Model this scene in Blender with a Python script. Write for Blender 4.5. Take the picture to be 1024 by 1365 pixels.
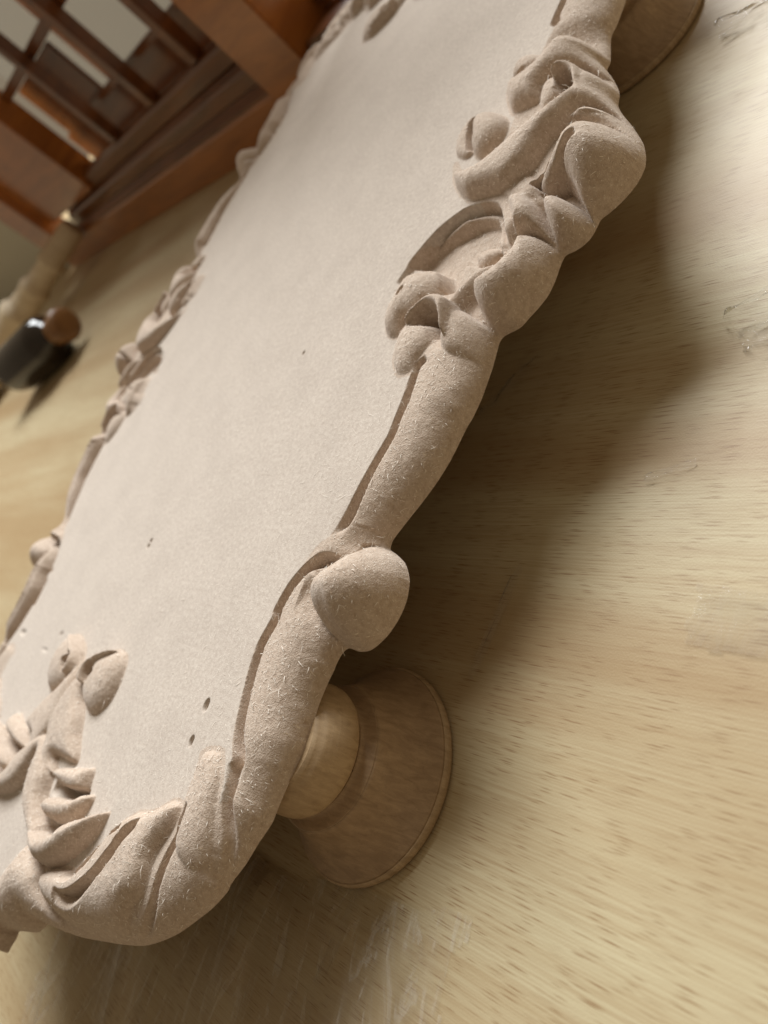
import bpy, bmesh, math, random
import numpy as np
from mathutils import Vector, Matrix

# ------------------------------------------------------------------ scene, camera, light
U = 0.1                       # modelling unit: 10 cm
scene = bpy.context.scene
col = scene.collection
for o in list(bpy.data.objects): bpy.data.objects.remove(o)

CAM = Vector((2.7046, -1.575, 1.0)) * U
RIGHT = Vector((0.62388834, 0.3451298, -0.7011767))
UP = Vector((0.00969432, 0.89371685, 0.44852672))
FWD = Vector((-0.78145337, 0.28662802, -0.55423372))
TABLE = -0.42                 # table height in units, the tray's flat top is 0
TB = -0.10                    # underside of the tray

cam = bpy.data.cameras.new('camera')
cam_o = bpy.data.objects.new('camera', cam); col.objects.link(cam_o)
m = Matrix.Identity(4)
for i, v in enumerate((RIGHT, UP, -FWD)):
    for j in range(3): m[j][i] = v[j]
m.translation = CAM
cam_o.matrix_world = m
cam.sensor_fit = 'HORIZONTAL'; cam.sensor_width = 36.0; cam.lens = 36.0 * 1025 / 1024
cam.clip_start = 0.005; cam.clip_end = 50
cam.dof.use_dof = True; cam.dof.focus_distance = 1.86 * U; cam.dof.aperture_fstop = 17.0
scene.camera = cam_o

world = bpy.data.worlds.new('World'); scene.world = world; world.use_nodes = True
bg = world.node_tree.nodes['Background']
bg.inputs[0].default_value = (1.0, 0.80, 0.55, 1); bg.inputs[1].default_value = 0.23

def area(name, direction, dist, sx, sy, energy, color, target=(0.6, -0.3, 0)):
    l = bpy.data.lights.new(name, 'AREA'); l.shape = 'RECTANGLE'; l.size = sx; l.size_y = sy
    l.energy = energy; l.color = color
    o = bpy.data.objects.new(name, l); col.objects.link(o)
    t = Vector(target) * U; d = Vector(direction).normalized()
    o.location = t + d * dist
    o.rotation_euler = d.to_track_quat('Z', 'Y').to_euler()
    return o
# daylight from a large window high beyond the far side of the table
area('window_light', (-0.39, 0.69, 0.61), 2.2, 1.4, 1.05, 108, (0.965, 0.995, 1.0))

vs = scene.view_settings
vs.view_transform = 'Standard'; vs.look = 'None'; vs.exposure = 0; vs.gamma = 1; vs.use_curve_mapping = False

# ------------------------------------------------------------------ helpers
def link(name, mesh, mat=None, parent=None):
    o = bpy.data.objects.new(name, mesh); col.objects.link(o)
    if mat: mesh.materials.append(mat)
    if parent: o.parent = parent
    return o
def tag(o, label=None, cat=None, group=None, kind=None):
    for k, v in (('label', label), ('category', cat), ('group', group), ('kind', kind)):
        if v: o[k] = v
    return o
def empty(name, loc=(0, 0, 0)):
    o = bpy.data.objects.new(name, None); col.objects.link(o); o.location = Vector(loc) * U
    o.empty_display_size = .02
    return o
def smooth(mesh, flag=True):
    mesh.polygons.foreach_set('use_smooth', [flag] * len(mesh.polygons)); mesh.update()

class NT:
    def __init__(s, name):
        s.m = bpy.data.materials.new(name); s.m.use_nodes = True
        s.t = s.m.node_tree; s.n = s.t.nodes; s.b = s.n['Principled BSDF']; s.out = s.n['Material Output']
    def new(s, typ, **kw):
        n = s.n.new(typ)
        for k, v in kw.items():
            if k.startswith('i_'): n.inputs[k[2:].replace('_', ' ')].default_value = v
            else: setattr(n, k, v)
        return n
    def l(s, a, b): s.t.links.new(a, b)
    def coord(s, scale=(1, 1, 1), rot=(0, 0, 0), kind='Object'):
        c = s.new('ShaderNodeTexCoord'); mp = s.new('ShaderNodeMapping')
        mp.inputs['Scale'].default_value = scale; mp.inputs['Rotation'].default_value = rot
        s.l(c.outputs[kind], mp.inputs['Vector']); return mp.outputs[0]
    def noise(s, vec, scale, detail=4, rough=.55, dist=0):
        n = s.new('ShaderNodeTexNoise'); s.l(vec, n.inputs['Vector'])
        n.inputs['Scale'].default_value = scale; n.inputs['Detail'].default_value = detail
        n.inputs['Roughness'].default_value = rough; n.inputs['Distortion'].default_value = dist
        return n.outputs['Fac']
    def ramp(s, fac, stops):
        r = s.new('ShaderNodeValToRGB'); s.l(fac, r.inputs[0]); e = r.color_ramp.elements
        while len(e) < len(stops): e.new(.5)
        for i, (p, c) in enumerate(stops):
            e[i].position = p; e[i].color = (c, c, c, 1) if isinstance(c, (int, float)) else (*c, 1)
        return r.outputs[0]
    def mix(s, fac, a, b, mode='MIX'):
        n = s.new('ShaderNodeMix', data_type='RGBA', blend_type=mode)
        for sock, v in ((n.inputs[0], fac), (n.inputs[6], a), (n.inputs[7], b)):
            if hasattr(v, 'links'): s.l(v, sock)
            else: sock.default_value = v if isinstance(v, (int, float)) else (*v, 1)
        return n.outputs[2]
    def bump(s, h, strength, dist, prev=None):
        n = s.new('ShaderNodeBump'); s.l(h, n.inputs['Height'])
        n.inputs['Strength'].default_value = strength; n.inputs['Distance'].default_value = dist
        if prev: s.l(prev, n.inputs['Normal'])
        return n.outputs[0]

def mdf(name, c0, c1, fuzz):
    t = NT(name); v = t.coord()
    n1 = t.noise(v, 750, 5, .7); n2 = t.noise(v, 60, 3, .6); n3 = t.noise(t.coord((1, 1, 1), (0, 0, .5)), 2600, 2, .6)
    c = t.mix(t.ramp(n1, [(.3, 0.0), (.72, 1.0)]), c0, c1)
    c = t.mix(t.ramp(n2, [(.4, 0.0), (.75, 0.3)]), c, tuple(x * .84 for x in c0))
    c = t.mix(t.ramp(n3, [(.60, 0.0), (.74, .75)]), c, (.86, .78, .69))
    t.l(c, t.b.inputs['Base Color'])
    t.b.inputs['Roughness'].default_value = .92; t.b.inputs['Specular IOR Level'].default_value = .12
    t.b.inputs['Sheen Weight'].default_value = .25; t.b.inputs['Sheen Roughness'].default_value = .6
    b = t.bump(n1, .4 * fuzz, .0006); b = t.bump(n3, .6 * fuzz, .00035, b)
    b = t.bump(n2, .1 * fuzz, .0012, b)
    t.l(b, t.b.inputs['Normal']); return t.m
def wood(name, c0, c1, scale=(6, 6, .6), rough=.5, grain=40, coat=0, rings=0.0):
    t = NT(name); v = t.coord(scale)
    n1 = t.noise(v, grain, 5, .6, .6); n2 = t.noise(t.coord(tuple(s * 4 for s in scale)), grain * 2.5, 2, .6)
    c = t.mix(t.ramp(n1, [(.3, 0.0), (.7, 1.0)]), c0, c1)
    c = t.mix(t.ramp(n2, [(.6, 0.0), (.75, .5)]), c, tuple(x * .5 for x in c0))
    t.l(c, t.b.inputs['Base Color']); t.b.inputs['Roughness'].default_value = rough
    t.b.inputs['Coat Weight'].default_value = coat; t.b.inputs['Coat Roughness'].default_value = .15
    rg = t.noise(t.coord((3, 3, 900)), 1.0, 2, .6)
    t.l(t.bump(rg, rings, .0003, t.bump(n2, .15, .0005)), t.b.inputs['Normal']); return t.m

M_PANEL = mdf('mdf_sanded', (.45, .365, .30), (.67, .585, .50), .6)
M_CARVE = mdf('mdf_carved', (.44, .325, .24), (.66, .54, .44), 1.0)
M_FIBRE = NT('mdf_fibre'); M_FIBRE.b.inputs['Base Color'].default_value = (.82, .74, .65, 1); M_FIBRE.b.inputs['Roughness'].default_value = .8; M_FIBRE = M_FIBRE.m
M_FOOT = wood('turned_wood', (.29, .185, .10), (.45, .305, .175), (18, 5, 5), .5, 40, 0, .35)
M_FOOTL = wood('turned_wood_pale', (.36, .24, .13), (.54, .385, .225), (18, 5, 5), .58, 40, 0, .3)

# ------------------------------------------------------------------ table
def table_material():
    t = NT('beech_laminate')
    band = t.noise(t.coord((1.6, 22, 1)), 1.0, 3, .5, .15)
    band2 = t.noise(t.coord((7, 120, 1)), 1.0, 3, .6, .3)
    def ticks(scale, rot, keep, r0, r1):
        v = t.new('ShaderNodeTexVoronoi', voronoi_dimensions='2D'); t.l(t.coord(scale, rot), v.inputs['Vector']); v.inputs['Scale'].default_value = 1.0; v.inputs['Randomness'].default_value = .8
        m = t.ramp(v.outputs['Distance'], [(r0, 1.0), (r1, 0.0)]); sp = t.new('ShaderNodeSeparateColor'); t.l(v.outputs['Color'], sp.inputs[0])
        return t.mix(t.ramp(sp.outputs[0], [(keep, 0.0), (1.0, 1.0)]), (0, 0, 0), m)
    tick = ticks((58, 1000, 1), (0, 0, 0), .0, .05, .20); tickb = ticks((90, 1400, 1), (0, 0, .01), .15, .05, .19)
    tickm = t.noise(t.coord((9, 40, 1)), 1.0, 2, .6)
    c = t.mix(t.ramp(band, [(.38, 0.0), (.60, 1.0)]), (.43, .305, .165), (.60, .515, .33))
    c = t.mix(t.ramp(band2, [(.35, 0.0), (.7, .55)]), c, (.47, .35, .195))
    tk = t.mix(1.0, tick, tickb, 'LIGHTEN')
    tk2 = t.mix(t.ramp(tickm, [(.3, .75), (.6, 1.0)]), (0, 0, 0), tk)
    fine = t.noise(t.coord((30, 2200, 1)), 1.0, 2, .5)
    c = t.mix(t.ramp(fine, [(.4, 0.0), (.7, .42)]), c, (.34, .205, .095))
    c = t.mix(tk2, c, (.27, .15, .065))
    t.l(c, t.b.inputs['Base Color'])
    peb = t.noise(t.coord(), 2000, 2, .5)
    wear = t.noise(t.coord(), 22, 4, .6)
    t.l(t.ramp(wear, [(.3, .42), (.7, .52)]), t.b.inputs['Roughness'])
    t.b.inputs['Specular IOR Level'].default_value = .4
    b = t.bump(peb, .14, .0003)
    t.l(b, t.b.inputs['Normal']); return t.m
def box_bm(bm, x0, x1, y0, y1, z0, z1, bev=0):
    r = bmesh.ops.create_cube(bm, size=1)
    for v in r['verts']:
        v.co = Vector(((x0 if v.co.x < 0 else x1), (y0 if v.co.y < 0 else y1), (z0 if v.co.z < 0 else z1)))
    if bev:
        es = list({e for v in r['verts'] for e in v.link_edges})
        bmesh.ops.bevel(bm, geom=es, offset=bev, segments=2, affect='EDGES')
def mesh_of(bm, name):
    me = bpy.data.meshes.new(name); bm.to_mesh(me); bm.free(); return me
bm = bmesh.new(); box_bm(bm, -1.6, .75, -.75, .9, -.03, 0, .002)
tab = link('table_top', mesh_of(bm, 'table_top'), table_material()); tab.location.z = TABLE * U
tag(tab, 'beech laminate table top under the carved tray', 'table', kind='structure')

FINE = .0036
# ------------------------------------------------------------------ carved tray: data (units of 10 cm, origin at the tray's centre)
OUTLINE = [(1.397,0.557),(1.401,0.495),(1.398,0.438),(1.396,0.406),(1.428,0.357),(1.465,0.295),(1.482,0.258),(1.491,0.213),(1.517,0.169),(1.554,0.118),(1.563,0.105),(1.601,0.048),(1.627,0.005),(1.646,-0.043),(1.654,-0.083),(1.646,-0.126),(1.624,-0.162),(1.595,-0.189),(1.567,-0.207),(1.562,-0.234),(1.554,-0.260),(1.537,-0.277),(1.514,-0.286),(1.492,-0.289),(1.485,-0.300),(1.483,-0.327),(1.483,-0.368),(1.476,-0.411),(1.456,-0.445),(1.437,-0.469),(1.417,-0.493),(1.372,-0.507),(1.361,-0.523),(1.364,-0.555),(1.369,-0.604),(1.370,-0.648),(1.370,-0.695),(1.363,-0.749),(1.354,-0.777),(1.339,-0.865),(1.318,-0.927),(1.292,-0.980),(1.264,-1.028),(1.240,-1.071),(1.233,-1.090),(1.239,-1.111),(1.271,-1.124),(1.309,-1.143),(1.333,-1.165),(1.351,-1.190),(1.362,-1.225),(1.364,-1.254),(1.358,-1.287),(1.344,-1.320),(1.322,-1.348),(1.299,-1.365),(1.264,-1.372),(1.224,-1.369),(1.209,-1.378),(1.201,-1.394),(1.197,-1.416),(1.198,-1.427),(1.193,-1.456),(1.190,-1.508),(1.194,-1.546),(1.198,-1.584),(1.202,-1.621),(1.198,-1.656),(1.194,-1.683),(1.190,-1.697),(1.186,-1.750),(1.184,-1.794),(1.164,-1.843),(1.147,-1.895),(1.121,-1.947),(1.119,-1.965),(1.089,-2.011),(1.047,-2.055),(.997,-2.103),(.938,-2.145),(.871,-2.183),(.770,-2.221),(.661,-2.257),(.564,-2.288),(.463,-2.313),(.386,-2.329),(.327,-2.339),(.313,-2.357),(.280,-2.387),(.218,-2.410),(.154,-2.434),(.154,-2.451),(.146,-2.480),(.120,-2.509)]
CARVING = [
    ('q','cut','groove_run',[(1.213,-0.598),(1.188,-0.623),(1.185,-0.663),(1.190,-0.740),(1.188,-0.792),(1.189,-0.838),(1.172,-0.898),(1.154,-0.968),(1.139,-1.042),(1.128,-1.087),(1.113,-1.123)],0.046,0.01,0.06,0.022),
    ('q','cut','groove_lower',[(1.200,-1.190),(1.182,-1.176),(1.155,-1.167),(1.125,-1.165),(1.094,-1.172),(1.067,-1.191),(1.039,-1.221),(1.013,-1.264),(.997,-1.330),(1.003,-1.354),(.988,-1.423),(.996,-1.490),(1.015,-1.557),(1.039,-1.625),(1.059,-1.664),(1.080,-1.692),(1.083,-1.717),(1.093,-1.749),(1.102,-1.786)],0.05,0.012,0.07,0.022),
    ('q','lobe','ball',[(1.133,-1.305),(1.115,-1.264),(1.118,-1.224),(1.144,-1.199),(1.181,-1.190),(1.200,-1.162),(1.197,-1.127),(1.236,-1.112),(1.306,-1.117),(1.393,-1.141),(1.459,-1.174),(1.501,-1.238),(1.515,-1.302),(1.491,-1.362),(1.432,-1.396),(1.382,-1.398),(1.324,-1.391),(1.258,-1.376),(1.187,-1.352)],0.07,-0.06,0.14,1),
    ('c','cut','arch_out',[(1.364,-0.287),(1.333,-0.213),(1.298,-0.150),(1.271,-0.116),(1.229,-0.093),(1.178,-0.080),(1.118,-0.076),(1.029,-0.113),(.970,-0.180),(.947,-0.233),(.921,-0.282)],0.045,0.012,0.05,0),
    ('c','lobe','arch_floor',[(.945,-0.234),(.961,-0.187),(1.022,-0.137),(1.100,-0.116),(1.181,-0.110),(1.262,-0.138),(1.296,-0.189),(1.319,-0.247),(1.348,-0.291),(1.352,-0.325),(1.316,-0.352),(1.246,-0.324),(1.242,-0.367),(1.233,-0.408),(1.156,-0.391),(1.107,-0.301),(1.030,-0.272)],-0.06,-0.06,0.022,2),
    ('c','lobe','curl',[(1.240,-0.299),(1.221,-0.268),(1.235,-0.247),(1.265,-0.240),(1.313,-0.255),(1.332,-0.276),(1.316,-0.299),(1.285,-0.313),(1.262,-0.311)],-0.02,-0.06,0.03,0),
    ('c','lobe','finger',[(.984,-0.354),(.982,-0.300),(1.013,-0.283),(1.060,-0.288),(1.123,-0.315),(1.152,-0.352),(1.161,-0.399),(1.135,-0.426),(1.104,-0.472),(1.069,-0.455),(1.056,-0.514),(.999,-0.494),(.962,-0.439),(.967,-0.398),(.980,-0.360)],0.05,-0.02,0.05,4),
    ('c','cut','finger_slit',[(1.044,-0.359),(1.034,-0.370),(1.022,-0.384)],0.015,0.006,0.015,0),
    ('c','lobe','c_ball',[(1.279,-0.359),(1.322,-0.367),(1.364,-0.356),(1.380,-0.310),(1.373,-0.256),(1.396,-0.250),(1.446,-0.267),(1.496,-0.305),(1.553,-0.363),(1.615,-0.422),(1.643,-0.504),(1.626,-0.570),(1.582,-0.606),(1.555,-0.624),(1.464,-0.599),(1.393,-0.544),(1.361,-0.505),(1.335,-0.480),(1.296,-0.428),(1.278,-0.385)],0.055,-0.06,0.085,0),
    ('c','lobe','c_neck',[(1.368,-0.248),(1.344,-0.192),(1.298,-0.129),(1.246,-0.081),(1.305,-0.094),(1.375,-0.117),(1.417,-0.164),(1.449,-0.225),(1.475,-0.281),(1.439,-0.261),(1.389,-0.244)],0.03,-0.06,0.045,0),
    ('c','lobe','joint',[(1.246,-0.068),(1.309,-0.039),(1.376,-0.055),(1.429,-0.118),(1.427,-0.166),(1.352,-0.149),(1.278,-0.108)],0.012,-0.03,0.03,0),
    ('c','lobe','small_bump',[(1.418,-0.130),(1.468,-0.150),(1.531,-0.189),(1.574,-0.240),(1.624,-0.291),(1.697,-0.362),(1.690,-0.412),(1.642,-0.432),(1.611,-0.421),(1.554,-0.368),(1.492,-0.305),(1.461,-0.238),(1.425,-0.167)],0.03,-0.07,0.05,0),
    ('c','lobe','fan_rib',[(1.414,-0.051),(1.420,0.022),(1.440,0.072),(1.459,0.128),(1.498,0.133),(1.554,0.098),(1.611,0.036),(1.675,-0.047),(1.719,-0.106),(1.694,-0.111),(1.618,-0.030),(1.538,0.038),(1.480,0.050),(1.447,-0.003)],0.035,-0.06,0.04,0),
    ('c','lobe','fan_fill',[(1.396,-0.110),(1.404,-0.067),(1.407,-0.008),(1.422,0.045),(1.443,0.096),(1.460,0.127),(1.495,0.133),(1.550,0.101),(1.614,0.030),(1.714,-0.099),(1.786,-0.229),(1.762,-0.332),(1.678,-0.359),(1.574,-0.241),(1.533,-0.183),(1.470,-0.116)],0.02,-0.06,0.03,0),
    ('c','lobe','fan_body',[(1.388,-0.106),(1.424,-0.070),(1.456,-0.027),(1.479,0.026),(1.502,0.053),(1.534,0.049),(1.575,0.030),(1.640,-0.020),(1.689,-0.068),(1.755,-0.155),(1.791,-0.236),(1.795,-0.302),(1.767,-0.338),(1.727,-0.362),(1.684,-0.370),(1.635,-0.314),(1.582,-0.253),(1.550,-0.208),(1.521,-0.149),(1.486,-0.114),(1.431,-0.130)],0.08,-0.05,0.1,1),
    ('c','cut','fan_slit_a',[(1.571,0.027),(1.518,0.055),(1.469,0.079),(1.440,0.054),(1.425,0.004),(1.419,-0.053)],0.055,0.01,0.03,0),
    ('c','cut','fan_slit_b',[(1.545,-0.048),(1.507,-0.069),(1.468,-0.100),(1.414,-0.134)],0.045,0.01,0.026,0),
    ('c','lobe','s_scroll',[(.969,0.163),(1.014,0.065),(1.077,-0.011),(1.143,-0.064),(1.213,-0.079),(1.303,-0.098),(1.342,-0.080),(1.383,-0.041),(1.407,0.028),(1.441,0.082),(1.458,0.129),(1.461,0.133),(1.498,0.132),(1.542,0.107),(1.591,0.058),(1.649,0.001),(1.647,0.050),(1.594,0.129),(1.545,0.196),(1.497,0.250),(1.444,0.298),(1.382,0.340),(1.339,0.348),(1.327,0.322),(1.368,0.307),(1.399,0.250),(1.406,0.197),(1.378,0.149),(1.325,0.114),(1.250,0.075),(1.200,0.047),(1.140,0.051),(1.083,0.073),(1.028,0.111),(.989,0.162)],0.07,-0.06,0.045,0),
    ('c','lobe','s_tip',[(1.022,0.238),(1.010,0.293),(1.026,0.332),(1.092,0.307),(1.166,0.244),(1.186,0.195),(1.180,0.150),(1.158,0.119),(1.120,0.111),(1.081,0.134),(1.050,0.182)],0.055,-0.02,0.05,4),
    ('c','lobe','s_sheath',[(.968,0.204),(.949,0.274),(.964,0.323),(.992,0.342),(1.033,0.334),(1.029,0.300),(1.023,0.254),(1.055,0.166),(1.020,0.160)],0.025,0.0,0.03,0),
    ('c','cut','s_slit',[(1.028,0.320),(1.003,0.323),(.999,0.289),(1.014,0.229),(1.039,0.169)],0.055,0.008,0.045,0),
    ('c','lobe','t_three',[(1.110,0.365),(1.102,0.406),(1.128,0.417),(1.169,0.401),(1.203,0.400),(1.241,0.419),(1.259,0.476),(1.290,0.509),(1.366,0.468),(1.441,0.387),(1.473,0.316),(1.434,0.320),(1.375,0.350),(1.325,0.334),(1.293,0.291),(1.292,0.236),(1.237,0.238),(1.174,0.256)],0.055,-0.05,0.05,0),
    ('c','lobe','t_leaf',[(1.106,0.446),(1.101,0.505),(1.138,0.518),(1.188,0.492),(1.224,0.448),(1.195,0.427),(1.158,0.420)],0.025,-0.01,0.03,0),
    ('c','cut','t_leaf_slit',[(1.205,0.403),(1.169,0.440),(1.142,0.440),(1.119,0.431)],0.035,0.008,0.03,0),
    ('c','lobe','t_two',[(1.284,0.245),(1.274,0.307),(1.303,0.329),(1.336,0.318),(1.375,0.277),(1.386,0.226),(1.366,0.195),(1.331,0.179),(1.309,0.183)],0.028,-0.02,0.04,4),
    ('c','lobe','t_two_ridge',[(1.333,0.286),(1.349,0.320),(1.379,0.320),(1.419,0.289),(1.452,0.212),(1.447,0.162),(1.423,0.208),(1.397,0.268),(1.369,0.291),(1.351,0.277)],0.062,0.0,0.018,5),
    ('c','cut','t_two_slit',[(1.425,0.202),(1.406,0.254),(1.387,0.282),(1.362,0.296),(1.341,0.292)],0.07,0.01,0.05,0),
    ('c','lobe','tip_hood',[(1.075,-0.464),(1.098,-0.426),(1.150,-0.407),(1.186,-0.410),(1.269,-0.455),(1.359,-0.515),(1.428,-0.584),(1.426,-0.625),(1.347,-0.626),(1.277,-0.611),(1.239,-0.567),(1.220,-0.493),(1.190,-0.448),(1.140,-0.426),(1.105,-0.440)],0.028,-0.06,0.045,0),
    ('c','lobe','tip_one',[(1.072,-0.585),(1.060,-0.539),(1.054,-0.490),(1.084,-0.458),(1.141,-0.460),(1.184,-0.476),(1.211,-0.502),(1.221,-0.546),(1.212,-0.581),(1.190,-0.617),(1.191,-0.654),(1.132,-0.655),(1.097,-0.623)],0.03,-0.02,0.055,4),
    ('c','lobe','tip_ridge',[(1.102,-0.495),(1.122,-0.450),(1.167,-0.427),(1.214,-0.429),(1.253,-0.451),(1.274,-0.508),(1.284,-0.564),(1.266,-0.551),(1.249,-0.510),(1.225,-0.474),(1.172,-0.449),(1.139,-0.459),(1.119,-0.492)],0.05,0.0,0.016,5),
    ('c','cut','tip_slit',[(1.261,-0.531),(1.239,-0.488),(1.212,-0.466),(1.182,-0.458),(1.148,-0.462),(1.127,-0.481),(1.121,-0.502)],0.07,0.01,0.05,0),
    ('q','lobe','corner_finger',[(.940,-1.735),(.934,-1.714),(.956,-1.699),(.990,-1.689),(1.030,-1.686),(1.055,-1.707),(1.079,-1.750),(1.092,-1.801),(1.111,-1.857),(1.120,-1.910),(1.118,-1.942),(1.070,-1.962),(1.010,-1.947),(.965,-1.903),(.954,-1.837),(.948,-1.776)],0.018,-0.03,0.04,0),
    ('q','cut','corner_groove_d',[(1.072,-1.713),(1.090,-1.749),(1.099,-1.791),(1.123,-1.856),(1.125,-1.897),(1.128,-1.957)],0.034,0.01,0.02,0),
    ('q','lobe','leaf_rib',[(.457,-2.152),(.558,-2.125),(.594,-2.095),(.631,-2.052),(.669,-1.996),(.674,-1.975),(.716,-1.942),(.762,-1.909),(.823,-1.892),(.860,-1.869),(.906,-1.838),(.947,-1.832),(.966,-1.842),(.965,-1.896),(.939,-1.960),(.942,-2.015),(.938,-2.064),(.902,-2.102),(.879,-2.169),(.818,-2.208),(.778,-2.216),(.687,-2.240),(.618,-2.253),(.525,-2.263),(.454,-2.259),(.385,-2.231),(.363,-2.199),(.411,-2.171)],0.045,-0.04,0.05,0),
    ('q','cut','leaf_groove_c',[(.976,-1.830),(.980,-1.890),(.968,-1.949),(.958,-2.018),(.954,-2.061),(.932,-2.107),(.887,-2.176)],0.036,0.008,0.018,0),
    ('q','cut','leaf_slit_a',[(.824,-1.909),(.789,-1.953),(.767,-2.008),(.730,-2.072),(.686,-2.121),(.639,-2.156),(.590,-2.176),(.546,-2.181)],0.05,0.01,0.035,0),
    ('q','cut','leaf_slit_b',[(.756,-1.941),(.703,-1.974),(.677,-2.019),(.662,-2.053),(.628,-2.093),(.592,-2.122),(.532,-2.140)],0.036,0.008,0.025,0),
    ('e','lobe','shell',[(.141,-2.272),(.169,-2.220),(.215,-2.161),(.371,-2.193),(.397,-2.228),(.465,-2.256),(.574,-2.260),(.569,-2.316),(.433,-2.388),(.370,-2.431),(.285,-2.467),(.104,-2.467),(.061,-2.367)],0.055,-0.02,0.09,0),
    ('e','lobe','spine',[(-0.084,-1.905),(-0.027,-1.960),(.000,-2.032),(.040,-2.086),(.110,-2.125),(.196,-2.151),(.268,-2.167),(.302,-2.137),(.269,-2.109),(.215,-2.085),(.155,-2.041),(.124,-1.987),(.085,-1.954),(-0.015,-1.889)],0.055,-0.01,0.035,0),
    ('e','lobe','leaflet_low',[(.145,-2.122),(.226,-2.118),(.309,-2.108),(.368,-2.095),(.425,-2.066),(.462,-2.034),(.536,-1.997),(.604,-1.960),(.608,-1.990),(.594,-2.031),(.552,-2.080),(.504,-2.125),(.444,-2.166),(.369,-2.184),(.282,-2.170),(.210,-2.154)],0.075,-0.02,0.05,0),
    ('e','lobe','leaflet_mid',[(.224,-2.082),(.184,-2.054),(.234,-2.020),(.335,-1.999),(.415,-1.969),(.476,-1.954),(.475,-1.986),(.460,-2.016),(.436,-2.041),(.332,-2.072),(.261,-2.083)],0.048,-0.01,0.045,0),
    ('e','cut','leaflet_cut_low',[(.467,-2.033),(.375,-2.063),(.297,-2.081),(.258,-2.083)],0.06,0.01,0.04,0),
    ('e','lobe','leaflet_up',[(.149,-1.985),(.133,-1.966),(.196,-1.944),(.276,-1.925),(.352,-1.908),(.394,-1.896),(.411,-1.924),(.416,-1.961),(.359,-1.981),(.250,-1.987)],0.045,-0.01,0.045,0),
    ('e','cut','leaflet_cut_up',[(.429,-1.948),(.324,-1.973),(.229,-1.989),(.167,-1.986)],0.055,0.01,0.04,0),
    ('e','lobe','stalk',[(.049,-1.618),(.023,-1.629),(-0.014,-1.673),(-0.040,-1.734),(-0.055,-1.821),(-0.041,-1.878),(-0.004,-1.942),(-0.029,-1.951),(.018,-1.997),(.144,-1.982),(.091,-1.931),(.257,-1.913),(.186,-1.838),(.145,-1.790),(.076,-1.736),(.032,-1.675)],0.045,-0.01,0.035,0),
    ('e','lobe','stalk_ball',[(.070,-1.736),(.034,-1.696),(.044,-1.664),(.075,-1.645),(.040,-1.620),(.062,-1.588),(.159,-1.555),(.242,-1.558),(.280,-1.588),(.299,-1.651),(.289,-1.717),(.237,-1.765),(.198,-1.774),(.132,-1.764)],0.045,-0.02,0.055,4),
    ('e','lobe','stalk_ridge',[(.032,-1.694),(.026,-1.646),(.055,-1.612),(.119,-1.581),(.202,-1.558),(.161,-1.593),(.111,-1.619),(.130,-1.643),(.095,-1.629),(.070,-1.633),(.065,-1.663),(.077,-1.700)],0.052,0.0,0.018,5),
    ('e','cut','stalk_slit',[(.136,-1.651),(.100,-1.628),(.075,-1.629),(.062,-1.656)],0.07,0.01,0.05,0),
]
DENTS = [(.866,-1.61,.016,.05),(.868,-1.704,.013,.045),(-.003,-1.182,.011,.03),(-.001,-1.160,.009,.03),(-.984,-1.488,.016,.03),(-.937,-1.627,.016,.025),(-.557,-1.655,.014,.03),(-.45,-1.575,.013,.02),(.528,-.452,.008,.02)]

def spline(p, closed, per=6):
    p = np.array(p, float); n = len(p); out = []
    rng = range(n if closed else n - 1)
    for i in rng:
        if closed: a, b, c, d = p[(i-1) % n], p[i], p[(i+1) % n], p[(i+2) % n]
        else: a, b, c, d = p[max(i-1, 0)], p[i], p[i+1], p[min(i+2, n-1)]
        for k in range(per):
            s = k / per
            cr = .5 * (2*b + (c-a)*s + (2*a-5*b+4*c-d)*s*s + (3*b-a-3*c+d)*s**3)
            out.append(.75 * cr + .25 * (b + (c-b)*s))
    if not closed: out.append(p[-1])
    return np.array(out)
def seg_dist(X, Y, poly, closed, want=False):
    n = len(poly); best = np.full(X.shape, 1e9); inside = np.zeros(X.shape, bool)
    side = np.zeros(X.shape); along = np.zeros(X.shape); cx = np.zeros(X.shape); cy = np.zeros(X.shape)
    L = np.r_[0, np.cumsum(np.hypot(*np.diff(poly, axis=0).T))]; tot = L[-1] if n > 1 else 1
    for i in range(n if closed else n - 1):
        ax, ay = poly[i]; bx, by = poly[(i+1) % n]; dx, dy = bx-ax, by-ay; l2 = dx*dx+dy*dy+1e-12
        t = np.clip(((X-ax)*dx+(Y-ay)*dy)/l2, 0, 1)
        px, py = ax+t*dx, ay+t*dy; d = (X-px)**2+(Y-py)**2; m = d < best
        best = np.where(m, d, best)
        if closed:
            c = (ay > Y) != (by > Y)
            inside ^= c & (X < (bx-ax)*(Y-ay)/(by-ay if by != ay else 1e-12)+ax)
            if want: cx = np.where(m, px, cx); cy = np.where(m, py, cy)
        else:
            side = np.where(m, dx*(Y-ay)-dy*(X-ax), side)
            along = np.where(m, (L[i]+t*math.sqrt(l2))/tot, along)
    d = np.sqrt(best)
    if closed: return (np.where(inside, d, -d), cx, cy)
    return d, side, along

def axis_lines(stops):
    out = []
    for a, b, s in stops: out += list(np.arange(a, b, s))
    return np.array(out)
gx = axis_lines([(-1.76, -1.0, .006), (-1.0, -.45, .03), (-.45, 0.0, .008), (0.0, 1.76, FINE)])
gy = axis_lines([(-2.62, -1.0, FINE), (-1.0, .75, FINE), (.75, 1.4, .009), (1.4, 2.62, .011)])
X, Y = np.meshgrid(gx, gy); shp = X.shape

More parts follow.
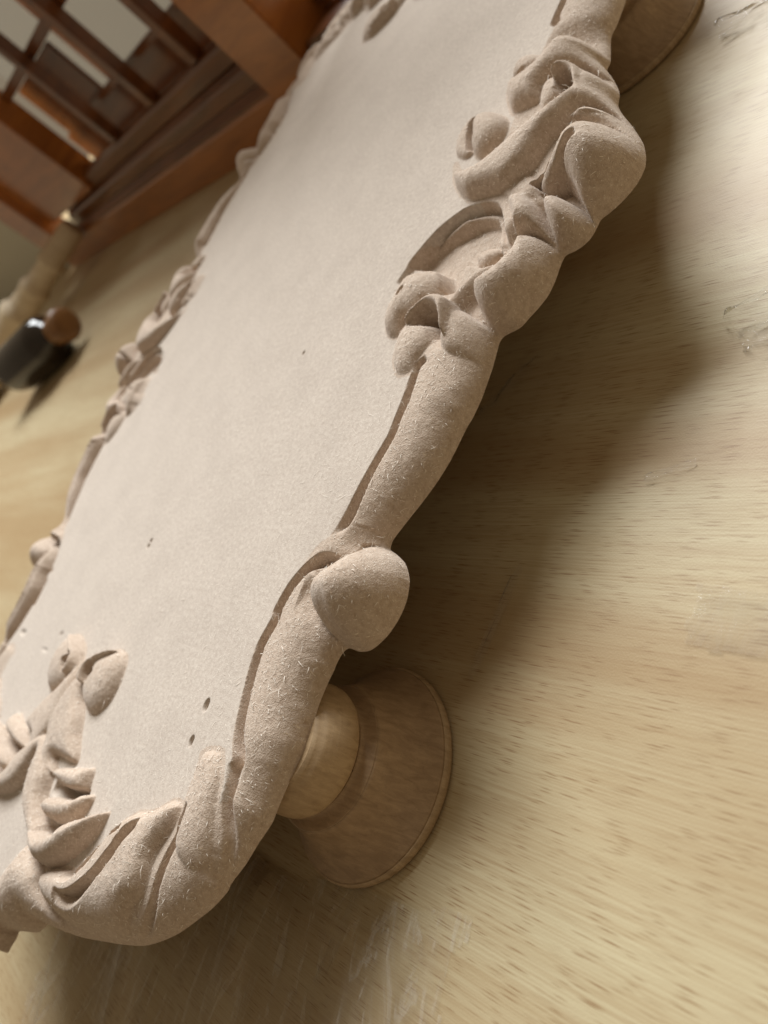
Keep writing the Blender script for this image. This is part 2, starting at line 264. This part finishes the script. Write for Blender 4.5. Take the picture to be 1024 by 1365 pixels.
half = [p for p in OUTLINE if p[1] < .45]
near = [p for p in OUTLINE if p[1] < -.53]             # run, ball, corner, end (right, near)
right = [(x, -y) for x, y in near[::-1]]               # far end, mirrored lengthwise
right = right + half                                   # from far end to near end along the right side
right = [p for p in right if p[0] > .10]
outl = right + [(-x, y) for x, y in right[::-1]]
outl = spline(outl, True, 4)
D, CX, CY = seg_dist(X, Y, outl, True, True)

def sm(t): t = np.clip(t, 0, 1); return t*t*(3-2*t)
Z = np.zeros(shp); LAB = np.zeros(shp, np.int8)
rimw = .20
carv = {c_[2]: c_[3] for c_ in CARVING}
ql = [(1.19, 0.0), (1.20, -.50)]+carv['groove_run']+[(1.075, -1.15)]+carv['groove_lower'][6:]+[(1.05, -1.84), (.96, -1.95), (.80, -2.02), (.60, -2.10), (.30, -2.20), (0.0, -2.22)]
pan = ql+[(-x, y) for x, y in ql[::-1][1:]]
pan = pan+[(x, -y) for x, y in pan[::-1][1:-1]]
DP = seg_dist(X, Y, spline(pan, True, 3), True)[0]
Z = .05*sm(-DP/.06)*sm((np.abs(Y)-.56)/.08)*sm((2.2-np.abs(Y))/.3)*sm((.3-X)/.6)
Z = Z+.0*sm(-DP/.03)*sm((np.abs(Y)-.60)/.08)*sm((2.0-np.abs(Y))/.2)*(X > 0)
Z = Z-.045*sm((.165-D)/.06)*sm((.60-np.abs(Y))/.10)
LAB[(DP < 0) & ((np.abs(Y) < 1.95) | (D < .10))] = 1; LAB[D < .06] = 1
def window(pts, pad):
    x0, y0 = pts.min(0)-pad; x1, y1 = pts.max(0)+pad
    i0, i1 = np.searchsorted(gx, (x0, x1)); j0, j1 = np.searchsorted(gy, (y0, y1))
    return (slice(j0, j1), slice(i0, i1))
def inflate(d, x, y, w):
    # pillow the outline: a few relaxation steps of a membrane under pressure round off the ridges
    m = d > 0
    if m.sum() < 12 or min(d.shape) < 4: return np.sqrt(np.clip(d/w, 0, 1))
    dm = min(d.max(), w*1.4); u = np.where(m, np.clip(d, 0, dm)*(2*dm-np.clip(d, 0, dm))/2, 0)
    hx = np.gradient(x[0])[None, :]; hy = np.gradient(y[:, 0])[:, None]
    wx = (1/hx**2+0*u)[1:-1, 1:-1]; wy = (1/hy**2+0*u)[1:-1, 1:-1]; mi = m[1:-1, 1:-1]
    for _ in range(120):
        u[1:-1, 1:-1] = np.where(mi, (wx*(u[1:-1, :-2]+u[1:-1, 2:])+wy*(u[:-2, 1:-1]+u[2:, 1:-1])+1)/(2*wx+2*wy), 0)
    return np.sqrt(np.clip(u/(u.max()+1e-12), 0, 1))
def apply(prim, sx, sy, ax=0):
    g, kind, name, pts, a, b, c, cap = prim
    p = np.array(pts) * (sx, sy)
    if sx < 0: p = p+(2*ax, 0)
    if kind == 'lobe':
        poly = spline(p, True, 5); wn = window(poly, .03); x, y = X[wn], Y[wn]
        if x.size == 0: return
        d = seg_dist(x, y, poly, True)[0]
        h, he, w = a, b, c; infl = {1: .9, 4: .9, 5: .0}.get(cap, .5)
        if cap == 2:                         # sunken floor
            f = sm(d/w); Z[wn] = Z[wn]*(1-f)+h*f
        else:
            s = np.clip(d/w, 0, 1); prof = he+(h-he)*((1-infl)*np.sqrt(np.clip(1-(1-s)**2, 0, 1))+infl*inflate(d, x, y, w))
            if cap == 3: Z[wn] = np.where(d > 0, prof, Z[wn])
            else:
                new = np.where(d > 0, np.maximum(prof, Z[wn]), Z[wn])
                if cap == 1:                 # a moat where the lobe meets the rim beside it
                    mo = np.clip(1+d/.06, 0, 1)**1.6*(d <= 0)*sm((.20-D[wn])/.05)
                    new = np.where(d > 0, np.maximum(prof, np.minimum(Z[wn], he+.0)), Z[wn]-.028*mo)
                Z[wn] = new
        lab = {'c': 2 if sx > 0 else 3, 'q': 4 if sy > 0 else 5, 'e': 4 if sy > 0 else 5}[g]
        if name == 'ball': lab = 6+(0 if sx > 0 else 1)+(0 if sy > 0 else 2)
        LAB[wn] = np.where(d > 0, lab, LAB[wn])
    else:
        poly = spline(p, False, 5); wn = window(poly, .30 if cap else .1); x, y = X[wn], Y[wn]
        if x.size == 0: return
        d, side, al = seg_dist(x, y, poly, False)
        side = side*(sx*sy)
        # the cut starts with a steep wall on its path and runs out gently on the left-hand side of travel
        if cap:                              # groove along a run: the rim rises out of it as a round bead
            f = sm(np.clip(np.minimum(al*30, (1-al)*6), 0, 1))
            low = np.where(d < b, -a*d/b, -a+(a+.04)*np.sin(np.pi/2*np.clip((d-b)/c, 0, 1)))
            Z[wn] = np.where((side > 0) & (d < c+b), np.minimum(Z[wn], low*f+Z[wn]*(1-f)), Z[wn])
        else:
            f = np.sqrt(np.clip(np.minimum(al, 1-al)*6, 0.0, 1))
            prof = np.where(d < b, d/b, np.clip(1-(d-b)/c, 0, 1)**1.3)
            Z[wn] -= np.where(side > 0, a*f*prof, 0)
for sx in (1, -1):
    for sy in (1, -1):
        for pr in CARVING:
            if pr[0] == 'q': apply(pr, sx, sy)
    for pr in CARVING:
        if pr[0] == 'c': apply(pr, sx, 1)
    for sy in (1, -1):
        for pr in CARVING:
            if pr[0] == 'e': apply(pr, sx, sy, -.03)
for x, y, r, dep in DENTS:
    q = np.hypot((X-x)*1.2, (Y-y)*(.8)); Z -= dep*sm(1-q/r)
# rolled outer edge: the relief falls in a quarter round to the underside
wroll = .135
s = np.clip(D/wroll, 0, 1)
Z = np.where(D < wroll, TB+(Z-TB)*(1-(1-s)**2.1)**.52, Z)
# hand-carved unevenness
rs = np.random.RandomState(3)
def lowfreq(step):
    nx, ny = int(3.6/step)+3, int(5.4/step)+3; g = rs.randn(ny, nx)
    fx, fy = (X+1.8)/step, (Y+2.7)/step; ix, iy = fx.astype(int), fy.astype(int); tx, ty = sm(fx-ix), sm(fy-iy)
    return (g[iy, ix]*(1-tx)+g[iy, ix+1]*tx)*(1-ty)+(g[iy+1, ix]*(1-tx)+g[iy+1, ix+1]*tx)*ty
carved = sm((.012+np.abs(Z))/.03)*(LAB > 0)
Z = Z+carved*(.0009*lowfreq(.07)+.0004*lowfreq(.02)+.0003*lowfreq(.008))
Z = np.where(D > 0.004, np.maximum(Z, TB+.004), Z)

outside = D < .0012
XX = np.where(outside, CX, X); YY = np.where(outside, CY, Y); ZZ = np.where(outside, TB, Z)
ins = D > .0012
cell = ins[:-1, :-1] | ins[1:, :-1] | ins[:-1, 1:] | ins[1:, 1:]
nyv, nxv = shp
idx = np.arange(nyv*nxv).reshape(shp)
quads = np.stack([idx[:-1, :-1], idx[:-1, 1:], idx[1:, 1:], idx[1:, :-1]], -1)[cell]
flab = np.maximum.reduce([LAB[:-1, :-1], LAB[1:, 1:]])[cell]
verts = np.stack([XX, YY, ZZ], -1).reshape(-1, 3)*U
# shared vertex normals for the whole board, so that its parts meet without a seam
fn = np.cross(verts[quads[:, 2]]-verts[quads[:, 0]], verts[quads[:, 3]]-verts[quads[:, 1]])
VN = np.zeros_like(verts)
for c in range(4): np.add.at(VN, quads[:, c], fn)
VN /= np.linalg.norm(VN, axis=1, keepdims=True)+1e-20

tray = empty('carved_tray', (0, 0, 0))
tag(tray, 'pale carved MDF tray with rococo scroll border on turned feet', 'tray')
def part(name, mask, mat):
    q = quads[mask]; used, inv = np.unique(q, return_inverse=True); inv = inv.reshape(q.shape)
    me = bpy.data.meshes.new(name)
    me.vertices.add(len(used)); me.vertices.foreach_set('co', verts[used].ravel())
    me.loops.add(inv.size); me.loops.foreach_set('vertex_index', inv.ravel().astype(np.int32))
    me.polygons.add(len(inv)); me.polygons.foreach_set('loop_start', np.arange(0, inv.size, 4, dtype=np.int32))
    me.update(calc_edges=True); smooth(me)
    me.normals_split_custom_set_from_vertices([tuple(v) for v in VN[used]])
    return link(name, me, mat, tray)
# one object for every connected piece; specks smaller than 400 faces join the neighbour they touch
lg = np.full(cell.shape, -1, np.int16); lg[cell] = flab
def pieces(lg):
    comp = np.full(lg.shape, -1, np.int32); out = []; ny_, nx_ = lg.shape
    L_ = lg.tolist(); C_ = comp.tolist()
    for j0 in range(ny_):
        for i0 in range(nx_):
            if L_[j0][i0] < 0 or C_[j0][i0] >= 0: continue
            l = L_[j0][i0]; n_ = len(out); st = [(j0, i0)]; C_[j0][i0] = n_; cells = 0; nb = {}
            while st:
                j, i = st.pop(); cells += 1
                for jj, ii in ((j+1, i), (j-1, i), (j, i+1), (j, i-1)):
                    if 0 <= jj < ny_ and 0 <= ii < nx_:
                        q = L_[jj][ii]
                        if q == l:
                            if C_[jj][ii] < 0: C_[jj][ii] = n_; st.append((jj, ii))
                        elif q >= 0: nb[q] = nb.get(q, 0)+1
            out.append((l, cells, max(nb, key=nb.get) if nb else l))
    return np.array(C_), out
for it in range(3):
    comp, info = pieces(lg); small = [n_ for n_, (l, c_, q) in enumerate(info) if c_ < 400 and q != l]
    if not small: break
    for n_ in small: lg[comp == n_] = info[n_][2]
cf = comp[cell]
NAMES = {0: 'panel', 1: 'rim', 2: 'side_scroll', 3: 'side_scroll', 4: 'end_scroll', 5: 'end_scroll', 6: 'corner_ball', 7: 'corner_ball', 8: 'corner_ball', 9: 'corner_ball'}
for n_, (l, c_, q) in enumerate(info): part(NAMES[l], cf == n_, M_PANEL if l == 0 else M_CARVE)
me = bpy.data.meshes.new('underside')
me.from_pydata([(x*U, y*U, TB*U) for x, y in outl], [], [list(range(len(outl)))[::-1]]); me.update()
link('underside', me, M_PANEL, tray)

# loose fibres standing on the carved faces
rs2 = np.random.RandomState(11)
cand = np.where((ins & (X > -.3) & (LAB > 0)).ravel())[0]
candp = np.where((ins & (X > -.6) & (LAB == 0)).ravel())[0]
pick = np.r_[rs2.choice(cand, 9000), rs2.choice(candp, 2600)]
fv, ff = [], []
for n_, i in enumerate(pick):
    p = verts[i]; nrm = VN[i]
    t = rs2.randn(3); t -= nrm*(t@nrm); t /= np.linalg.norm(t)+1e-9; b = np.cross(nrm, t)
    on = n_ < 9000
    L = rs2.uniform(.003, .010)*U if on else rs2.uniform(.006, .022)*U*(2.2 if rs2.rand() < .03 else 1)
    if on and rs2.rand() < .07: L *= 2.6; 
    wd = rs2.uniform(.0005, .0010)*U
    lift = rs2.uniform(.1, .7) if on else rs2.uniform(.0, .12)
    curl = rs2.randn()*.4
    k0 = len(fv)
    for s_, wf in ((0, 1), (.5, .9), (1, .3)):
        c = p+nrm*(.0006*U+L*lift*s_*(1.2-.5*s_))+t*L*s_+b*L*curl*s_*s_
        fv += [tuple(c-b*wd*wf), tuple(c+b*wd*wf)]
    ff += [(k0, k0+1, k0+3, k0+2), (k0+2, k0+3, k0+5, k0+4)]
me = bpy.data.meshes.new('wood_fibres'); me.from_pydata(fv, [], ff); me.update()
tag(link('wood_fibres', me, M_FIBRE, tray), kind='stuff')

# ------------------------------------------------------------------ turned feet
def lathe(name, prof, seg=96, mat=None, parent=None):
    vsr, fs = [], []
    n = len(prof)
    for i in range(seg):
        a = 2*math.pi*i/seg
        for r, z in prof: vsr.append((r*U*math.cos(a), r*U*math.sin(a), z*U))
    for i in range(seg):
        j = (i+1) % seg
        for q in range(n-1): fs.append((i*n+q, j*n+q, j*n+q+1, i*n+q+1))
    fs.append([i*n for i in range(seg)][::-1]); fs.append([i*n+n-1 for i in range(seg)])
    me = bpy.data.meshes.new(name); me.from_pydata(vsr, [], fs); me.update(); smooth(me)
    me.polygons[len(fs)-1].use_smooth = False; me.polygons[len(fs)-2].use_smooth = False
    return link(name, me, mat, parent)
def arc(c, r, a0, a1, n, sy=1): return [(c[0]+r*math.cos(math.radians(a0+(a1-a0)*i/n)), c[1]+sy*r*math.sin(math.radians(a0+(a1-a0)*i/n))) for i in range(n+1)]
H_ = TB-TABLE
flange = [(.272, 0), (.279, .003), (.282, .010), (.282, .020), (.279, .026), (.2765, .0275)]
bell = [(.2762, .0276), (.272, .031), (.256, .043), (.241, .057), (.227, .074), (.214, .094), (.203, .116), (.194, .138), (.187, .158), (.1845, .165)]
cove = [(.1842, .1652), (.181, .167), (.172, .170), (.160, .174), (.152, .178), (.148, .184), (.148, .190)]
bead = [(.120, .1885), (.138, .189), (.150, .194), (.159, .203), (.1645, .216), (.166, .232), (.1645, .250), (.160, .268), (.153, .286), (.145, .300), (.135, .308), (.130, H_)]
FEET = [(1.087, -1.618), (1.087, 1.06), (-1.087, -1.618), (-1.087, 1.06)]
f0 = None
for (x, y) in FEET:
    if f0 is None:
        f0 = lathe('foot', bell, 96, M_FOOT, tray)
        subs = [lathe('foot_rim', flange, 96, M_FOOTL, f0), lathe('cove', cove, 96, M_FOOT, f0), lathe('bead', bead, 96, M_FOOTL, f0)]
        f = f0
    else:
        f = f0.copy(); col.objects.link(f); f.parent = tray
        for s_ in subs:
            c = s_.copy(); col.objects.link(c); c.parent = f
    f.location = (x*U, y*U, TABLE*U+.0002); f.rotation_euler.z = x*3+y

# ------------------------------------------------------------------ lattice window frame standing at the back of the table
M_BROWN = wood('varnished_brown', (.085, .026, .006), (.19, .062, .014), (2, 2, 14), .30, 6, .35)
M_ORANGE = wood('varnished_orange', (.24, .075, .013), (.42, .145, .026), (2, 2, 14), .28, 6, .4)
def frosted(name, fac, c):
    t = NT(name); tr = t.new('ShaderNodeBsdfTransparent'); tl = t.new('ShaderNodeBsdfTranslucent'); tl.inputs[0].default_value = (*c, 1)
    mx = t.new('ShaderNodeMixShader'); mx.inputs[0].default_value = fac
    t.l(tr.outputs[0], mx.inputs[1]); t.l(tl.outputs[0], mx.inputs[2]); t.l(mx.outputs[0], t.out.inputs[0]); return t.m
M_PANE = frosted('clear_pane', .14, (.44, .39, .31)); M_FROST = frosted('frosted_pane', .75, (.19, .168, .134))
M_PINK = NT('pink_paint'); M_PINK.b.inputs['Base Color'].default_value = (.58, .30, .20, 1); M_PINK = M_PINK.m
M_WALL = NT('plaster'); M_WALL.b.inputs['Base Color'].default_value = (.50, .48, .40, 1); M_WALL.b.inputs['Roughness'].default_value = .9; M_WALL = M_WALL.m
P0 = Vector((-2.743, 2.384)); ANG = math.atan2(.13283, -.99114)      # u runs away along the frame, depth behind it
wf = empty('window_frame', (P0.x, P0.y, TABLE)); wf.rotation_euler.z = ANG-math.pi
tag(wf, 'varnished brown lattice window frame at the back of the table', 'window frame')
# local axes: -x = u (away), +y = depth behind the front face, z up
def wbox(name, u0, u1, d0, d1, v0, v1, mat, parent=wf, bev=.012):
    bm = bmesh.new(); box_bm(bm, -u1*U, -u0*U, d0*U, d1*U, v0*U, v1*U, bev*U)
    return link(name, mesh_of(bm, name), mat, parent)
def wprofile(name, u0, u1, prof, mat):
    bm = bmesh.new(); a = [bm.verts.new((-u0*U, d*U, v*U)) for d, v in prof]; b = [bm.verts.new((-u1*U, d*U, v*U)) for d, v in prof]
    n = len(prof)
    for i in range(n): bm.faces.new((a[i], a[(i+1) % n], b[(i+1) % n], b[i]))
    bm.faces.new(a[::-1]); bm.faces.new(b)
    bmesh.ops.recalc_face_normals(bm, faces=bm.faces[:])
    return link(name, mesh_of(bm, name), mat, wf)
wprofile('base_board', -.80, 5.9, [(0, .004), (0, .29), (.02, .31), (.30, .31), (.30, .004)], M_ORANGE)
wprofile('lower_moulding', -.80, 4.6, [(.02, .312), (.02, .33), (.10, .385), (.14, .39), (.30, .39), (.30, .312)], M_BROWN)
wprofile('upper_moulding', -.82, 4.5, [(.10, .392), (.10, .49), (.12, .52), (.19, .565), (.30, .57), (.30, .392)], M_BROWN)
wprofile('bottom_rail', -.82, 3.4, [(.17, .572), (.17, .69), (.19, .715), (.23, .73), (.34, .73), (.34, .572)], M_BROWN)
wbox('kick_panel', -.85, 3.4, .50, .54, .60, 1.03, M_BROWN)
wbox('sash_rail', -.85, 2.4, .40, .50, 1.00, 1.065, M_BROWN)
for u in (-.08, .90, 2.00): wbox('glazing_bar', u-.07, u+.07, .20, .32, .732, 2.12, M_BROWN)
wbox('cross_bar', -.85, 3.2, .33, .40, 1.62, 1.72, M_BROWN)
for a, b in ((-.9, .55), (.57, 1.7), (1.72, 3.4)): wbox('pane', a+.05, b+.05, .60, .615, .95, 2.12, M_FROST, bev=.002)
wbox('side_board', 1.95, 3.3, .52, .56, 1.0, 1.62, M_BROWN)
wbox('pink_strip', 1.55, 1.78, .56, .62, 1.04, 2.12, M_PINK)
wbox('jamb', 3.22, 5.2, .12, .40, .572, 2.12, M_ORANGE)
wbox('jamb_face', 5.25, 6.1, .0, .30, .312, 2.12, M_ORANGE)
wbox('post', -1.42, -.86, -.04, .46, .004, 2.12, M_ORANGE)
wbox('side_sill', -3.2, -1.44, .02, .40, .31, .42, M_BROWN)
wbox('side_base', -3.2, -1.44, .06, .40, .004, .305, M_BROWN)
wbox('side_panel', -3.2, -1.44, .42, .46, .004, .60, M_ORANGE)
wbox('pane', -3.15, -1.44, .42, .435, .62, 2.12, M_PANE, bev=.002)
wbox('glazing_bar', -2.05, -1.93, .30, .41, .545, 2.12, M_ORANGE)
wbox('side_rail', -3.2, -1.44, .30, .41, .46, .54, M_BROWN)
wbox('top_rail', -3.2, 6.1, .05, .45, 2.125, 2.24, M_BROWN)
wl = wbox('wall', 6.12, 16, .1, .4, 0.002, 2.2, M_WALL, None); wl.matrix_parent_inverse = Matrix(); wl.location = wf.location; wl.rotation_euler = wf.rotation_euler
tag(wl, 'pale plaster wall beside the lattice window frame', 'wall', kind='structure')

# ------------------------------------------------------------------ things lying at the far side of the table
M_SPIN = wood('raw_pale_wood', (.64, .50, .33), (.80, .67, .48), (3, 3, 12), .6, 12)
M_DARK = NT('dark_glass'); M_DARK.b.inputs['Base Color'].default_value = (.02, .013, .008, 1); M_DARK.b.inputs['Roughness'].default_value = .12; M_DARK = M_DARK.m
M_CAP = wood('amber_wood', (.15, .065, .02), (.27, .13, .045), (4, 4, 10), .4, 10)
def place_axis(o, a, b):
    a = Vector(a)*U; b = Vector(b)*U; o.location = a; o.rotation_euler = (b-a).to_track_quat('Z', 'Y').to_euler()
sp = lathe('turned_spindle', [(0.029, 0.000), (0.125, 0.012), (0.147, 0.037), (0.147, 0.512), (0.169, 0.549), (0.169, 0.610), (0.140, 0.647), (0.155, 0.915), (0.191, 0.976), (0.191, 1.049), (0.169, 1.074), (0.191, 1.342), (0.243, 1.391), (0.243, 1.488), (0.206, 1.525), (0.220, 1.830), (0.294, 1.903), (0.294, 2.025), (0.243, 2.074), (0.294, 2.684), (0.338, 3.416), (0.367, 4.148), (0.367, 4.880), (0.029, 4.892)], 40, M_SPIN)
place_axis(sp, (-6.95, 2.93, .02), (-8.40, 1.47, -.09)); tag(sp, 'pale turned wooden spindle propped against the foot of the window frame', 'spindle')
jar = empty('dark_bottle', (-5.93, .98, TABLE+.268)); jar.scale = (.93, .93, .93); tag(jar, 'dark glass bottle with amber cap lying on the table in front of the spindle', 'bottle')
jar.rotation_euler = Vector((1.12, .30, -.02)).to_track_quat('Z', 'Y').to_euler()
lathe('bottle_body', [(.10, -.62), (.20, -.61), (.265, -.54), (.285, -.44), (.285, .34), (.27, .42), (.20, .52), (.13, .56), (.12, .62), (.02, .62)], 48, M_DARK, jar)
lathe('cap', [(.135, .60), (.15, .605), (.16, .64), (.175, .74), (.19, .80), (.18, .84), (.12, .86), (.02, .86)], 48, M_CAP, jar)

# ------------------------------------------------------------------ clear film scraps on the table
def film_material(name, streak):
    t = NT(name)
    tr = t.new('ShaderNodeBsdfTransparent'); gl = t.new('ShaderNodeBsdfGlossy'); gl.inputs['Roughness'].default_value = .08
    nb = t.noise(t.coord((160, 30, 60)), 1.0, 3, .6, 1.5); t.l(t.bump(nb, 1.0, .004), gl.inputs['Normal'])
    lw = t.new('ShaderNodeLayerWeight'); lw.inputs['Blend'].default_value = .12
    mx = t.new('ShaderNodeMixShader'); t.l(lw.outputs['Fresnel'], mx.inputs[0]); t.l(tr.outputs[0], mx.inputs[1]); t.l(gl.outputs[0], mx.inputs[2])
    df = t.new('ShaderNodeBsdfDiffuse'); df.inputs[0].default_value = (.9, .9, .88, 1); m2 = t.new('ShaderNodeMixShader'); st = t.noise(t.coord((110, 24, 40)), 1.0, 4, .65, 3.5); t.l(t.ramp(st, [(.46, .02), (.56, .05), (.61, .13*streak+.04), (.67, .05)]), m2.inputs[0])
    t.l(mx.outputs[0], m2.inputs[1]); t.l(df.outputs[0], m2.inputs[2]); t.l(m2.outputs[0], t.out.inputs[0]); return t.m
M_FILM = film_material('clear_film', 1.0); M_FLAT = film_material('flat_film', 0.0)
def film(cx, cy, lx, ly, rot, amp, seed, label, nx=90, ny=90, stretch=(1, 1), mat=None):
    r = np.random.RandomState(seed); xs = np.linspace(-.5, .5, nx); ys = np.linspace(-.5, .5, ny); A, B = np.meshgrid(xs, ys)
    h = np.zeros(A.shape)
    for i in range(26):
        th = r.uniform(-.5, .5)+(0 if r.rand() < .7 else 1.3); f = r.uniform(2, 9); ph = r.uniform(0, 6.28)
        q = (A*math.cos(th)*stretch[0]+B*math.sin(th)*stretch[1])*f+ph+.6*np.sin(B*r.uniform(2, 7)+r.uniform(0, 6))
        h += (np.abs(((q/1.7) % 2)-1)**3)*r.uniform(.3, 1)/(1+.3*i)
    h = (h-h.min())/(h.max()-h.min())
    edge = np.minimum(.5-np.abs(A), .5-np.abs(B)); rr = r.randn(8)
    rag = .06+.03*np.sin(A*9+rr[0])+.03*np.sin(B*11+rr[1])+.02*np.sin((A+B)*23+rr[2])
    keep = edge > rag*.8
    v = np.stack([A*lx, B*ly, .003+amp*h*sm(edge*7)], -1).reshape(-1, 3)*U
    fs = [(j*nx+i, j*nx+i+1, (j+1)*nx+i+1, (j+1)*nx+i) for j in range(ny-1) for i in range(nx-1) if keep[j, i]]
    me = bpy.data.meshes.new('film_scrap'); me.from_pydata(v.tolist(), [], fs); me.update(); smooth(me)
    bm = bmesh.new(); bm.from_mesh(me); bmesh.ops.delete(bm, geom=[v_ for v_ in bm.verts if not v_.link_faces], context='VERTS'); bm.to_mesh(me); bm.free()
    o = link('film_scrap', me, mat or M_FLAT); o.location = (cx*U, cy*U, TABLE*U); o.rotation_euler.z = rot
    return tag(o, label, 'plastic film')
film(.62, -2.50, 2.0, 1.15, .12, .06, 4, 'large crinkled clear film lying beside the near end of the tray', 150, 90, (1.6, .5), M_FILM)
film(1.90, -.33, .26, .20, .6, .05, 12, 'small bright curled film shard right of the tray', 40, 40)
film(1.62, .88, .34, .12, .35, .05, 15, 'bright twisted film sliver by the far foot', 50, 24)
film(1.96, -1.10, .24, .15, -.05, .002, 19, 'flat clear film patch on open table', 24, 20)
film(1.17, -1.97, .03, .34, -.15, .012, 23, 'narrow clear film strand leading from the near foot', 8, 60)
film(1.72, -.75, .14, .03, .3, .015, 27, 'tiny crimped film sliver at the shadow edge', 40, 8)
film(1.09, -.41, .03, .30, -.70, .02, 31, 'narrow film strand in the shadow beside the side scroll', 8, 50)
film(1.34, -1.17, .03, .34, -.14, .012, 37, 'narrow film strand on the table beside the corner ball', 8, 50)
